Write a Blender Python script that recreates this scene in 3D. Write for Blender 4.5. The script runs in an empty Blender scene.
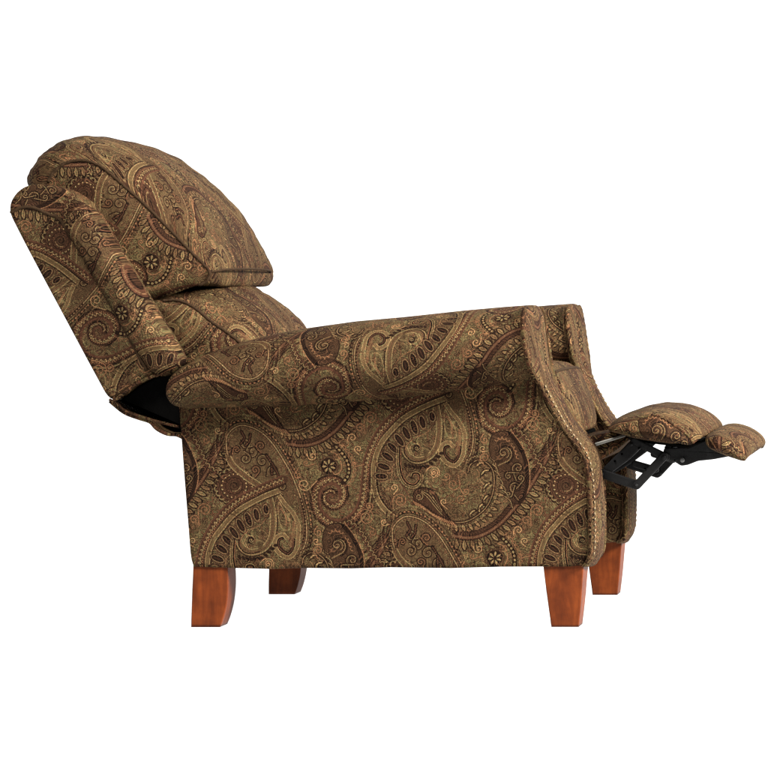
import bpy, bmesh, math, numpy as np
from mathutils import Vector

scene = bpy.context.scene
COL = scene.collection
rad = math.radians
# ---------------------------------------------------------------- fabric repeat, painted in code
# half-drop paisley repeat, 332 x 184 drawing units (500 units = 1 m), K pixels per unit
K = 5; TW, TH = 332, 184
def make_tile():
    W_, H_ = TW*K, TH*K
    rng = np.random.RandomState(7)
    img = np.empty((H_, W_, 3), np.float32)
    FIELD=(96,84,54); DARK=(30,19,13); BROWN=(58,39,26); RED=(76,49,33); TAN=(127,102,66); GOLD=(146,119,79)
    ORG=(124,86,54); OLIVE=(84,72,48)
    img[:] = FIELD
    def spl(pts, n=7, closed=False):
        p = np.array(pts, float)
        if len(p) < 3: return p
        q = np.vstack([p[-1:], p, p[:2]]) if closed else np.vstack([2*p[0]-p[1], p, 2*p[-1]-p[-2]])
        out = []
        for i in range(1, len(q)-2):
            for t in np.linspace(0, 1, n, endpoint=False):
                a, b, c, d = q[i-1], q[i], q[i+1], q[i+2]
                out.append(.5*((2*b)+(c-a)*t+(2*a-5*b+4*c-d)*t*t+(3*b-a-3*c+d)*t**3))
        if not closed: out.append(q[-2])
        else: out.append(out[0])
        return np.array(out)
    def offs(path, d):
        t = np.gradient(path, axis=0); t /= (np.linalg.norm(t, axis=1, keepdims=True)+1e-9)
        return path + np.stack([-t[:,1], t[:,0]], 1)*d
    def blit(x0, y0, mask, col):
        h, w = mask.shape
        for ox, oy in ((0,0), (TW//2*K, TH//2*K)):
            ix = np.ix_((np.arange(h)+y0+oy) % H_, (np.arange(w)+x0+ox) % W_)
            m = mask[..., None]
            img[ix] = img[ix]*(1-m) + np.array(col, np.float32)*m
    def stroke(path, w, col, a=1.0):
        w = w*.78 if w < 2.6 else w*.9
        p = np.asarray(path, float)*K; r = w*K/2; pad = int(r+3)
        x0, y0 = int(p[:,0].min())-pad, int(p[:,1].min())-pad
        x1, y1 = int(p[:,0].max())+pad+1, int(p[:,1].max())+pad+1
        buf = np.full((y1-y0, x1-x0), 1e9, np.float32)
        for A, B in zip(p[:-1], p[1:]):
            xa, xb = int(min(A[0],B[0]))-pad, int(max(A[0],B[0]))+pad+1
            ya, yb = int(min(A[1],B[1]))-pad, int(max(A[1],B[1]))+pad+1
            X, Y = np.meshgrid(np.arange(xa,xb), np.arange(ya,yb))
            d = B-A; L = d@d+1e-9
            t = np.clip(((X-A[0])*d[0]+(Y-A[1])*d[1])/L, 0, 1)
            D = np.hypot(X-A[0]-t*d[0], Y-A[1]-t*d[1])
            s = buf[ya-y0:yb-y0, xa-x0:xb-x0]; np.minimum(s, D, out=s)
        blit(x0, y0, np.clip((r-buf)/1.6+.5, 0, 1)*a, col)
    def fill(path, col, a=1.0):
        p = np.asarray(path, float)*K
        x0, y0 = int(p[:,0].min())-2, int(p[:,1].min())-2
        x1, y1 = int(p[:,0].max())+3, int(p[:,1].max())+3
        X, Y = np.meshgrid(np.arange(x0,x1)+.5, np.arange(y0,y1)+.5)
        ins = np.zeros(X.shape, bool)
        for (ax, ay), (bx, by) in zip(p, np.roll(p, -1, 0)):
            c = ((ay > Y) != (by > Y)) & (X < (bx-ax)*(Y-ay)/(by-ay+1e-12)+ax)
            ins ^= c
        blit(x0, y0, ins.astype(np.float32)*a, col)
    def ell(cx, cy, a, b, ang, n=16):
        t = np.linspace(0, 2*math.pi, n+1); c, s = math.cos(ang), math.sin(ang)
        x, y = a*np.cos(t), b*np.sin(t)
        return np.stack([cx+x*c-y*s, cy+x*s+y*c], 1)
    def arclen(path, step):
        d = np.r_[0, np.cumsum(np.hypot(*np.diff(path, axis=0).T))]
        s = np.arange(step/2, d[-1], step)
        t = np.gradient(path, axis=0); t /= np.linalg.norm(t, axis=1, keepdims=True)+1e-9
        g = lambda a: np.interp(s, d, a)
        return [(x, y, math.atan2(v, u)) for x, y, u, v in zip(g(path[:,0]), g(path[:,1]), g(t[:,0]), g(t[:,1]))]
    def leaf(x, y, L, w, ang, col=TAN, out=DARK, ow=1.3, vein=True):
        c, s = math.cos(ang), math.sin(ang)
        k = [(0,0),(.3,.8),(.7,1),(1,.25),(.95,-.15),(.6,-.75),(.25,-.5)]
        P = np.array([(x+L*a*c-w*b*s, y+L*a*s+w*b*c) for a, b in k]); P = spl(P, 4, True)
        stroke(P, ow*1.6, out); fill(P, col)
        if vein: stroke(np.array([(x+L*.15*c, y+L*.15*s), (x+L*.75*c, y+L*.75*s)]), .7, out, .8)
    def beads(path, step, r, col, out=DARK):
        for x, y, a in arclen(path, step):
            stroke(ell(x, y, r, r*.85, a), .9, out); fill(ell(x, y, r, r*.85, a), col)
    def scal(path, step, r, side, col, w=.9, a=1):
        for x, y, t in arclen(path, step):
            th = np.linspace(0, math.pi, 8)
            px = r*np.cos(th); py = side*r*1.1*np.sin(th); c, s = math.cos(t), math.sin(t)
            stroke(np.stack([x+px*c-py*s, y+px*s+py*c], 1), w, col, a)
    def curl(cx, cy, r, a0, turns=1.6, d=1, tail=0, col=ORG, w=1.0, al=.9):
        t = np.linspace(0, 1, 26); ang = a0+d*turns*2*math.pi*t; rr = r*(1-t*.86)
        P = np.stack([cx+rr*np.cos(ang), cy+rr*np.sin(ang)], 1)
        if tail:
            td = a0-d*math.pi/2; q = P[0]+tail*np.array([math.cos(td), math.sin(td)])+np.array([math.cos(a0), math.sin(a0)])*tail*.3
            P = np.vstack([q, (q+P[0])/2, P])
        stroke(P, w, col, al); return P
    def rail(path, w, body, edge1, edge2, ew=1.2):
        stroke(path, w, body)
        stroke(offs(path, w/2), ew, edge1); stroke(offs(path, -w/2), ew, edge2)
    # ground: flowing contour lines that repeat with the cloth
    yy, xx = np.mgrid[0:H_, 0:W_].astype(np.float32)/K
    def field(lo, hi, cnt):
        f = np.zeros((H_, W_), np.float32); got = 0
        while got < cnt:
            m, n = rng.randint(-24, 25), rng.randint(-12, 13)
            kx, ky = 2*math.pi*m/TW, (2*math.pi*n-math.pi*m)/(TH/2)
            k = math.hypot(kx, ky)
            if k < 1e-6 or not lo < 2*math.pi/k < hi: continue
            f += np.sin(kx*xx+ky*yy+rng.rand()*6.28).astype(np.float32)*(2*math.pi/k)**.8; got += 1
        return f/f.std()
    f1, f2, f3 = field(16, 90, 26), field(14, 40, 26), field(30, 120, 10)
    def lay(mask, col):
        img[:] = img*(1-mask[..., None])+np.array(col, np.float32)*mask[..., None]
    lay(np.clip(f3*.5, 0, .55), BROWN)
    g = np.sin(f1*11); lay(np.clip((g-.72)*4, 0, 1)*.75, DARK); lay(np.clip((-g-.80)*5, 0, 1)*.6, (124,98,62))
    g = np.sin(f2*8+1); sel = np.clip(f3*-1+.2, 0, 1); lay(np.clip((g-.82)*5, 0, 1)*sel*.8, DARK); lay(np.clip((-g-.86)*6, 0, 1)*sel*.5, TAN)
    # faint filler scrolls everywhere
    for i in range(300):
        x, y = rng.rand()*TW/1, rng.rand()*TH/2
        curl(x, y, 2+rng.rand()*3.5, rng.rand()*6.3, 1+rng.rand()*.7, rng.choice([-1,1]), rng.rand()*6, [ORG, RED, BROWN, OLIVE][rng.randint(4)], .9+.5*rng.rand(), .6)
    for i in range(3200):
        x, y, a = rng.rand()*TW, rng.rand()*TH/2, rng.rand()*6.3; L = 1+2*rng.rand()
        stroke(np.array([(x, y), (x+L*math.cos(a), y+L*math.sin(a))]), .8, [DARK, ORG, BROWN, TAN, OLIVE][rng.randint(5)], .5)
    gy, gx = np.gradient(f2)
    for i in range(1500):
        x, y = rng.rand()*TW, rng.rand()*TH; px, py = int(x*K) % W_, int(y*K) % H_
        a = math.atan2(gx[py, px], -gy[py, px])+.5*math.sin(i); L = 2.5+3*rng.rand(); t_ = np.linspace(-.5, .5, 5); bend = rng.choice([-1, 1])*L*.35
        P = np.stack([x+L*t_*math.cos(a)-bend*(t_**2-.1)*2*math.sin(a), y+L*t_*math.sin(a)+bend*(t_**2-.1)*2*math.cos(a)], 1)
        stroke(P, 1.9, DARK, .75); stroke(P, .8, [TAN, TAN, ORG, (112,94,60)][i % 4], .85)
    # K: scalloped roundel
    cx, cy = 402, 392
    fill(ell(cx, cy, 18, 17, 0, 30), BROWN); 
    scal(ell(cx, cy, 17.5, 16.5, 0, 40), 5.2, 3.0, -1, DARK, 2.2); scal(ell(cx, cy, 17, 16, 0, 40), 5.2, 2.4, -1, TAN, .9)
    scal(ell(cx, cy, 11.5, 11, 0, 40), 4, 2, -1, GOLD, .9); stroke(ell(cx, cy, 13.5, 12.8, 0, 30), 1.1, DARK)
    scal(ell(cx, cy, 7, 7, 0, 30), 3.4, 1.7, -1, RED, 1.1); stroke(ell(cx, cy, 8.6, 8.4, 0, 30), 1, DARK)
    curl(cx, cy, 6.2, 0, 1.8, 1, 0, TAN, 1.1); curl(cx, cy, 5, 2, 1.4, 1, 0, DARK, 1.4)
    # A: feather crescent ------------------------------------------------
    A1 = spl([(455,534),(468,536),(480,534.5),(492,529.5),(504,520),(514,508),(524,495.5),(533,483),(541,470),(548,457),(554,441)])
    A0 = spl([(440,516),(455,520.5),(470,519),(484,510),(493,497),(496.5,482),(495,469),(488,461),(479,458.5),(472,463),(470,470)])
    mid = spl([(446,526),(460,529),(475,527.5),(489,519),(500,506),(507,490),(512,474),(520,458)])
    stroke(mid, 13, (76,62,41), .5)
    stroke(offs(A1, -4.2), 5.5, BROWN); stroke(offs(A1, -6), 1, DARK, .8)
    for x, y, t in arclen(offs(A1,-4.4), 3.1): stroke(np.array([(x-1.6*math.cos(t+.9), y-1.6*math.sin(t+.9)), (x+1.6*math.cos(t+.9), y+1.6*math.sin(t+.9))]), .8, DARK)
    rail(A1, 4.2, RED, DARK, DARK, 1.3); stroke(A1, .9, TAN, .55)
    for i, (x, y, t) in enumerate(arclen(offs(A1, 2.6), 7.2)):
        leaf(x, y, 9.5, 2.1, t+math.pi/2-.25, (118,94,60) if i % 2 else (108,82,52), DARK, 1.7)
    stroke(offs(A0, 0), 3.6, DARK); stroke(A0, 1.2, (118,92,60))
    stroke(offs(A0, -3.4)[8:], .9, TAN, .6)
    for i, (x, y, t) in enumerate(arclen(mid, 8.2)):
        leaf(x, y+1, 7.5, 1.8, t-math.pi/2-.3, (118,90,57), DARK, 1.5, False)
        curl(x+4, y-1.5, 2.4, t, 1, 1, 0, ORG, .8)
    for x, y, a, L in [(494,470,2.6,9),(496,482,2.2,11),(494,494,2.0,11),(488,503,2.0,9),(480,510,2.3,8),(488,463,2.8,7)]:
        tt_ = np.linspace(0, 1, 9); th = a+.9-1.5*tt_; st = L/9*1.15
        P = np.stack([x+np.cumsum(np.cos(th))*st, y+np.cumsum(np.sin(th))*st], 1)-np.array([2, 1])
        stroke(P, 4.0, DARK); stroke(P[1:], 2.2, TAN); stroke(P[2:7], .9, GOLD)
        stroke(P+np.array([-1.5, 3.2]), 1.2, DARK, .8)
    # B: dark bird-like paisley -----------------------------------------
    Bo = spl([(417,499),(416,491),(421,486.5),(429,486),(436,490),(441,498),(445,508),(452,519),(440,516),(428,508)], 6, True)
    fill(Bo, BROWN); stroke(Bo, 1.6, DARK)
    curl(421.5, 495, 4.6, -1, 1.6, 1, 0, DARK, 2.2); curl(421.5, 495, 4.2, -1, 1.4, 1, 0, TAN, 1)
    for o in (-3, 0.5, 4):
        P = spl([(424,489+o*.3),(431,493+o),(437,501+o),(444,511+o*.6)]); stroke(P, 2.4, DARK); stroke(P, 1, TAN if o else ORG)
    Bs = spl([(416,501),(424,505),(434,513),(446,519),(456,522)])
    stroke(Bs, 4, BROWN)
    for x, y, t in arclen(Bs, 2.7): stroke(np.array([(x-1.6, y-2.2), (x+1.6, y+2.0)]), 1.3, ORG)
    stroke(offs(Bs, -2.4), 1, DARK)
    # G: big tear drop --------------------------------------------------
    G1 = spl([(398,553),(394.5,541),(394.5,527),(401,518.5),(411,515),(425,519.5),(438,531),(452,551),(463,573),(471,597),(474.5,618),(473,634),(468,644)])
    G2 = spl([(396,548),(402,557),(414,567),(428,576),(436,584),(440,598),(441,613),(438.5,628),(431,638),(419,642),(410,637.5),(406.5,630)])
    Gi = spl([(398,545),(398,530),(404,521),(412,519),(424,524),(436,535),(448,553),(458,573),(462,590),(455,600),(447,590),(437,577),(418,564),(404,556)], 6, True)
    fill(Gi, (78,60,39), .55)
    stroke(G1, 3.4, BROWN); stroke(G1, 1.2, GOLD, .85); stroke(offs(G1, -3.2), 1.0, DARK, .8)
    scal(offs(G1, -3.4), 4.4, 2.2, -1, DARK, 1.5); beads(offs(G1, -4.8)[20:70], 4.4, 1.1, ORG)
    stroke(offs(G1, 3), .9, RED)
    stroke(G2, 6, (86,68,43), .7); stroke(offs(G2, 2.8), 1.2, TAN); stroke(offs(G2, -2.8), 1.2, TAN); stroke(G2, .9, RED)
    stroke(offs(G2, -4.4)[40:], 1.2, DARK)
    for x, y, r, a, d in [(413,533,6,1,1),(420,542,7,4,-1),(428,536,5.5,2,1),(413,549,6,5,1),(430,551,7,0,-1),(441,561,6,3,1),(423,560,5,1,-1),(450,577,6,2,1),(404,540,4,3,1)]:
        curl(x, y, r, a, 1.5, d, 4, DARK, 2.6); curl(x, y, r-.6, a, 1.4, d, 4, TAN if r > 5.6 else ORG, 1.0)
    for p in [[(409,521),(412,528),(408,534)],[(418,524),(417,531),(413,536)],[(434,545),(439,553),(440,565)],[(440,553),(446,565),(447,575)]]:
        stroke(spl(p), 3.6, DARK); stroke(spl(p), 1, RED)
    # tail inside of tear drop (hook)
    E = spl([(446,584),(453,594),(461,603),(466,614),(466,626),(464,640),(457,647.5),(448,644),(442.5,636),(444,627.5),(451,624.5),(455.5,629)])
    stroke(E, 3.4, (100,78,50)); stroke(offs(E, 1.8), 1.1, TAN); stroke(offs(E,-1.8), 1.1, TAN)
    stroke(offs(E,4)[30:70], 3.4, DARK); stroke(offs(E,4)[30:70], 1, RED)
    Ei = spl([(447,592),(452,601),(457,610),(458,619),(451,619),(447,611),(446,600)], 6, True)
    stroke(Ei, 1.1, TAN, .9); stroke(spl([(450,600),(454,608),(454,615)]), 1.6, ORG); stroke(spl([(462,612),(461,625),(459,636)]), 3.5, ORG, .5)
    dr = spl([(466,588),(470,604),(471,620),(468,634)]); beads(offs(dr,-2), 3.4, .9, DARK, BROWN)
    # C: ladder ---------------------------------------------------------
    band = spl([(452,386),(430,395),(412,404),(397,415),(385,428),(376,443),(370,458),(367.5,475),(366.5,490),(364.5,503),(357,515),(345,522),(332,521),(321,513),(316.5,501),(318,488),(325,480),(335,478),(343,483),(346,493),(342,502),(334,504.5),(327,500),(327,493),(332,489.5),(337,492)])
    n = len(band)
    stroke(band[:n-12], 9.5, BROWN); stroke(band, 6.0, BROWN)
    for sd, c in ((1, RED), (-1, DARK)):
        stroke(offs(band, sd*4.4)[:n-40], 1.7, c)
    stroke(offs(band, 5.4)[60:n-38], 1.2, RED)
    stroke(offs(band, 3.1)[n-60:], 1.6, RED); stroke(offs(band, -2.6)[n-45:], 1.4, DARK)
    scal(offs(band, 2.2)[:n-30], 4.4, 1.9, -1, TAN, 1.0); scal(offs(band, -2.2)[:n-26], 4.4, 1.2, 1, ORG, .9)
    scal(offs(band, .5)[n-48:], 3.6, 1.6, -1, TAN, .9); beads(band[:n-6], 4.4, .75, GOLD)
    stroke(offs(band, -6.6)[20:90], 1.1, TAN, .8); stroke(offs(band, -8.2)[20:86], 1.5, DARK, .9)
    rl = spl([(446,397),(433,402),(419,408.5),(404,418),(391.5,431),(382,444),(376.5,458),(375,472),(376,486),(380,498),(387,508),(395,515)])
    stroke(rl, 4.6, (92,73,46), .8); stroke(offs(rl, 2.2), 1.1, TAN); stroke(offs(rl,-2.2), 1.2, TAN); stroke(offs(rl, -3.6)[:60], 1.1, DARK)
    stroke(offs(rl,-3.6)[46:], 2.0, DARK); beads(offs(rl,-6.5)[48:74], 3.6, 1.2, BROWN)
    for x, y, a, L in [(383,474,8,6.5),(385.5,464.5,22,7),(389.5,455,34,7.2),(395,446.5,44,7.4),(401.5,438.5,54,7.4),(408.5,431.5,62,7.4),(416,425.5,70,7.4),(424,420.5,76,6.6),(434,415,84,5)]:
        e = ell(x, y, L, 3.1, math.radians(a), 20)
        stroke(e, 3.6, BROWN); stroke(e, 1.1, TAN, .8); fill(ell(x, y, L-.7, 2.75, math.radians(a), 20), DARK)
        stroke(np.array([(x-L*.6*math.cos(math.radians(a)), y-L*.6*math.sin(math.radians(a))), (x+L*.5*math.cos(math.radians(a)), y+L*.5*math.sin(math.radians(a)))]), .7, RED, .8)
    stroke(spl([(381,480),(392,478),(394,472),(394,465),(399,460),(401,452),(407,448),(411,441),(417,436),(423,433),(429,430),(434,424)]), 1.0, ORG, .8)
    curl(418, 446, 6.2, 2.4, 1.2, 1, 3, TAN, 1.2); fill(ell(418.5,446,3.4,3.6,0), DARK); curl(418.5,446,2.4,0,1.2,1,0,GOLD,.8)
    stroke(spl([(406.5,446),(407,452),(412,458),(419,459.5),(427,457.5)]), 1.5, DARK)
    for i in range(11):
        x = 407+i*3.4; y = 461+4*math.sin(i*.35)*.6-(max(0,i-6))*2.2
        leaf(x, y, 4.6, 1.3, 1.1-.12*i, DARK, DARK, .6, False)
    D_ = spl([(402,446),(401.5,460),(403.5,473),(409,481.5),(417,483),(422,477),(420.5,471.5),(415.5,471.5),(414,475)])
    stroke(D_, 4.6, DARK); stroke(offs(D_,1.2), 1, TAN); stroke(offs(D_,-1.2), .9, ORG); stroke(offs(D_, 3.2)[:40], 1, TAN, .8)
    stroke(spl([(402,480),(408,490),(416,499)]), 1.4, RED)
    # J line with dots
    J = spl([(389,510),(386.5,524),(380,537),(371,546),(364,552)]); stroke(J, 1.8, DARK); beads(offs(J,-4.5), 4, .9, RED); stroke(offs(J,-7), .9, ORG, .7)
    # I: dark swirl group under the spiral ------------------------------
    Io = spl([(329,524),(345,522),(357,537),(364,555),(364,576),(356,592),(346,590),(338,572),(329,556),(324.5,538)], 7, True)
    fill(Io, (52,36,24), .75); stroke(Io, 1.4, DARK)
    stroke(spl([(345,523),(354,535),(361,550),(363.5,566),(361,582),(355,592)]), 3.4, DARK)
    stroke(offs(spl([(345,523),(354,535),(361,550),(363.5,566),(361,582)]),-3), 1, ORG)
    curl(339.5, 543, 10.5, 1.2, .9, -1, 0, DARK, 3.6); curl(339.5, 543, 9.6, 1.4, 1.0, -1, 8, TAN, 1.2)
    curl(339.5, 543, 6.6, 1.0, 1.5, -1, 0, DARK, 2.4); curl(339.5, 543, 6, 1, 1.5, -1, 0, TAN, 1.0)
    scal(spl([(330,530),(338,527),(346,531),(352,540),(355,550)]), 4.2, 1.8, 1, ORG, 1)
    for x, y, r, a, d in [(354,558,6.2,2.5,1),(352,577,6.4,2.2,1),(345,566,4,5,-1),(357,568,4,1,-1),(345,584,4,0,1)]:
        curl(x, y, r, a, 1.4, d, 9, DARK, 3.2); curl(x, y, r-.5, a, 1.3, d, 9, TAN, 1.1)
    for i in range(7):
        x, y = 325.5+i*2.6, 548+i*6.4
        P = spl([(x,y),(x+5,y+4),(x+7,y+11)]); stroke(P, 2.4, DARK); stroke(P, 1, TAN)
    Ib = spl([(349,519),(359,526),(366,537),(371,548),(376,556),(384,562)])
    stroke(offs(Ib,-1), 5.5, BROWN); scal(Ib, 5.4, 2.6, -1, DARK, 1.9); scal(Ib, 5.4, 2.2, -1, TAN, .9); beads(offs(Ib,1.5), 5.4, 1.1, RED)
    # H: floret and beaded hook -----------------------------------------
    fill(ell(330.5,464.5,8.3,8.3,0,24), DARK)
    for k in range(7):
        a = k*2*math.pi/7+.3; leaf(330.5+1.9*math.cos(a), 464.5+1.9*math.sin(a), 5, 1.2, a, TAN, DARK, .5, False)
    scal(ell(330.5,464.5,8,8,0,30), 4, 1.9, -1, BROWN, 1.2)
    H1 = spl([(337,444),(343,450),(348.5,458),(350.5,467),(349,475),(344,481)])
    stroke(H1, 5, DARK); beads(H1, 4.2, 1.4, TAN); stroke(offs(H1,-4.4), 1, ORG, .9); scal(offs(H1,-5), 5, 2, -1, ORG, .8)
    stroke(spl([(333,450),(339,453),(343,461),(342,469),(337,473),(334,470)]), 1.3, ORG)
    curl(347, 442, 6, 2.6, 1.2, 1, 0, ORG, 1.1)
    for pth, d0, c0 in ((A1, 13, DARK), (G1, -9, DARK), (G1, -11, TAN), (band[:90], -11, DARK), (D_, 4.6, DARK), (H1, -7.5, BROWN), (Bo, 2.6, DARK), (Ib, -4.5, DARK), (A0, 4, TAN), (A0, 6, DARK)):
        for x, y, t in arclen(offs(pth, d0), 2.6): stroke(np.array([(x-.8*math.cos(t+.6), y-.8*math.sin(t+.6)), (x+.8*math.cos(t+.6), y+.8*math.sin(t+.6))]), 1.0, c0, .75)
    # small copper scrolls
    for x, y, r, a, tn, d, tl in [(373,416,7,2.8,1.9,1,6),(362,426,5,.3,1.4,-1,4),(354,436,4.5,3,1.3,1,4),(368,515,8.5,3.6,2.0,1,7),(371,504,4.2,1,1.5,-1,4),(374,530,4,5,1.3,1,4),
            (436,471,8,3.4,1.2,1,0),(436,470,4,1,1.5,-1,2),(456,482,6.8,-.5,1.5,1,6),(449,474,4,2,1.3,-1,3),(402,499,7.5,2.8,1.9,1,5),(396,486,4.2,1,1.4,-1,4),(306,483,6.5,.5,1.5,1,9),(300,474,4,4,1.2,-1,5),
            (320,530,4.4,4,1.3,-1,3),(318,539,3.6,1,1.2,1,3),(320,548,5,2.2,1.6,1,5),(463,497,5,1,1.4,1,5),(468,489,4,3,1.4,-1,4),(386,520,3.6,1,1.3,1,3),(360,447,4,2,1.4,1,3),(314,455,4.4,3,1.4,-1,3),(356,462,3,1,1.3,1,8),(446,500,3.6,2,1.3,1,6),(308,462,3,1,1.2,1,7)]:
        curl(x, y, r+.5, a, tn, d, tl, BROWN, 2.2, .35); curl(x, y, r, a, tn, d, tl, ORG if rng.rand() < .6 else (150,112,72), 1.15, .95)
    g = np.sin(f2*15+2); lum = img.mean(2); dk = np.clip((75-lum)/25, 0, 1)
    lay(np.clip((g-.70)*4, 0, 1)*dk*.55, (122,84,54))
    g = np.sin(f1*21); lay(np.clip((g-.70)*4, 0, 1)*(1-dk)*.55, (44,29,19))
    # yarn-dyed ribs, slub
    y, x = np.mgrid[0:H_, 0:W_].astype(np.float32)
    rib = (np.sin(x*2*math.pi*(TW*1.0)/W_)).astype(np.float32)*.06
    nz = rng.rand(H_//2, W_//2).astype(np.float32); nz = np.kron(nz, np.ones((2,2), np.float32))
    nc = rng.rand(1, W_//3+1).astype(np.float32).repeat(3, 1)[:, :W_]
    img *= (1+rib+(nz-.5)*.34+(nc-.5)*.12)[..., None]
    green = (rng.rand(H_//4, W_//2+1) > .72).astype(np.float32).repeat(4,0).repeat(2,1)[:H_, :W_]
    lum = img.mean(2); g = green*np.clip((lum-60)/40, 0, 1)*.22
    img[...,0] *= 1-g; img[...,2] *= 1+g*.3
    return np.clip(img, 0, 255)/255.0
# ---------------------------------------------------------------- measures
# The chair's side elevation is drawn in units of 1/500 m (x to the foot end, y down),
# at any depth Y; U() turns a drawing point into metres.
CAMX, CAMY, CAMZ = 1.202, -6.5, 0.676
WID = 0.787                                   # outside of arm to outside of arm
def U(x, y, Y=0.0):
    return Vector(((x-384)/500, Y, (628-y)/500))
def seen(x, y, Y):
    """side-elevation point (at Y=0 scale) of a point measured at depth Y"""
    k = 6.5/(6.5+Y)
    return (985-(985-x)/k, 290+(y-290)/k)
def SN(pts, Y): return [seen(x, y, Y) for x, y in pts]

def spline(pts, n=120, closed=False):
    p = np.array(pts, float)
    q = np.vstack([p[-1:], p, p[:2]]) if closed else np.vstack([2*p[0]-p[1], p, 2*p[-1]-p[-2]])
    out = []
    for i in range(1, len(q)-2):
        for t in np.linspace(0, 1, 16, endpoint=False):
            a, b, c, d = q[i-1], q[i], q[i+1], q[i+2]
            out.append(.5*((2*b)+(c-a)*t+(2*a-5*b+4*c-d)*t*t+(3*b-a-3*c+d)*t**3))
    out.append(out[0] if closed else q[-2])
    out = np.array(out)
    if n is None: return out
    s = np.r_[0, np.cumsum(np.linalg.norm(np.diff(out, axis=0), axis=1))]
    u = np.linspace(0, s[-1], n+1 if closed else n)
    r = np.stack([np.interp(u, s, out[:, k]) for k in range(out.shape[1])], 1)
    return r[:-1] if closed else r
def spline_key(pts, per=10, closed=True):
    """same number of samples between keys, so two rings correspond key by key"""
    p = np.array(pts, float); q = np.vstack([p[-1:], p, p[:2]]); out = []
    for i in range(1, len(q)-2):
        for t in np.linspace(0, 1, per, endpoint=False):
            a, b, c, d = q[i-1], q[i], q[i+1], q[i+2]
            out.append(.5*((2*b)+(c-a)*t+(2*a-5*b+4*c-d)*t*t+(3*b-a-3*c+d)*t**3))
    return np.array(out)
def polyr(pts, r=2.0, n=3):
    """polygon with slightly rounded corners, resampled"""
    p = np.array(pts, float); out = []
    for i in range(len(p)):
        a, b, c = p[i-1], p[i], p[(i+1) % len(p)]
        da, dc = a-b, c-b; la, lc = np.linalg.norm(da), np.linalg.norm(dc); rr = min(r, la*.4, lc*.4)
        s, e = b+da/la*rr, b+dc/lc*rr
        for t in np.linspace(0, 1, n+1): out.append((1-t)**2*s+2*t*(1-t)*b+t*t*e)
    return np.array(out)
def inset(path, d):
    p = np.asarray(path, float)
    area = .5*np.sum(p[:,0]*np.roll(p[:,1],-1)-np.roll(p[:,0],-1)*p[:,1])
    t = np.roll(p,-1,0)-np.roll(p,1,0); t /= np.linalg.norm(t,axis=1,keepdims=True)+1e-9
    nrm = np.stack([-t[:,1], t[:,0]],1)*(1 if area > 0 else -1)
    return p+nrm*d

# ---------------------------------------------------------------- mesh helpers
def mk(name, verts, faces, mat, parent, uvs=None, smooth=True, recalc=True):
    me = bpy.data.meshes.new(name)
    me.from_pydata([tuple(v) for v in verts], [], faces); 
    if uvs is not None:
        ul = me.uv_layers.new(name='UVMap')
        fl = [uvs[vi] for p in me.polygons for vi in p.vertices] if not isinstance(uvs[0], list) else [c for f in uvs for c in f]
        ul.data.foreach_set('uv', np.array(fl, np.float32).ravel())
    if recalc:
        bm = bmesh.new(); bm.from_mesh(me); bmesh.ops.recalc_face_normals(bm, faces=bm.faces); bm.to_mesh(me); bm.free()
    if smooth: me.polygons.foreach_set('use_smooth', [True]*len(me.polygons))
    me.materials.append(mat)
    o = bpy.data.objects.new(name, me); COL.objects.link(o)
    if parent is not None: o.parent = parent
    return o
TILE_U, TILE_V = 332., 184.
def uvpt(x, y, rot=0, ax=0, ay=0, sc=1.0):
    """fabric coordinates of a drawing point; rot turns the cloth about (ax, ay)"""
    c, s = math.cos(rot), math.sin(rot); dx, dy = (x-ax)*sc, (y-ay)*sc
    return ((ax+dx*c-dy*s)/TILE_U, -(ay+dx*s+dy*c)/TILE_V)
def slab(name, outline, Y0, Y1, r, mat, parent, rot=0, anchor=(0,0), off=(0,0), rings=4, puff=0.0, flip=False, ur=None):
    """solid with the given side outline between depths Y0 and Y1, edges rounded by r (units of 1/500 m)"""
    outline = np.asarray(outline, float); n = len(outline)
    V, UV, F = [], [], []
    def ring(ins, Y, dv):
        p = inset(outline, ins)
        for (x, y), (ox, oy) in zip(p, outline):
            V.append(U(x, y, Y)); e = (Y-Y0)*500*dv
            UV.append(uvpt(x, y, rot, *anchor)); UV[-1] = (UV[-1][0]+off[0]+e/TILE_U*.0, UV[-1][1]+off[1]+e/TILE_V)
    prof = [(r*(1-math.sin(a)), r*(1-math.cos(a))) for a in np.linspace(0, math.pi/2, rings+1)]
    rr = prof                       # (inset, depth) from face to side
    seq = [(i_, Y0+d_/500) for i_, d_ in rr]+[(i_, Y1-d_/500) for i_, d_ in reversed(rr)]
    for i_, Y in seq: ring(i_, Y, 1)
    m = len(seq)
    for k in range(m-1):
        for i in range(n):
            j = (i+1) % n; F.append((k*n+i, k*n+j, (k+1)*n+j, (k+1)*n+i))
    # caps: an inner ring then an n-gon
    for base, Y, sg in ((0, Y0, -1), ((m-1)*n, Y1, 1)):
        p = inset(outline, r+1.2); b = len(V)
        for x, y in p:
            V.append(U(x, y, Y+sg*puff*.35)); q = uvpt(x, y, rot, *anchor); UV.append((q[0]+off[0], q[1]+off[1]+((Y-Y0)*500/TILE_V)))
        for i in range(n):
            j = (i+1) % n; F.append((base+i, base+j, b+j, b+i))
        F.append(tuple(range(b, b+n)))
    return mk(name, V, F, mat, parent, UV)
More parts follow.
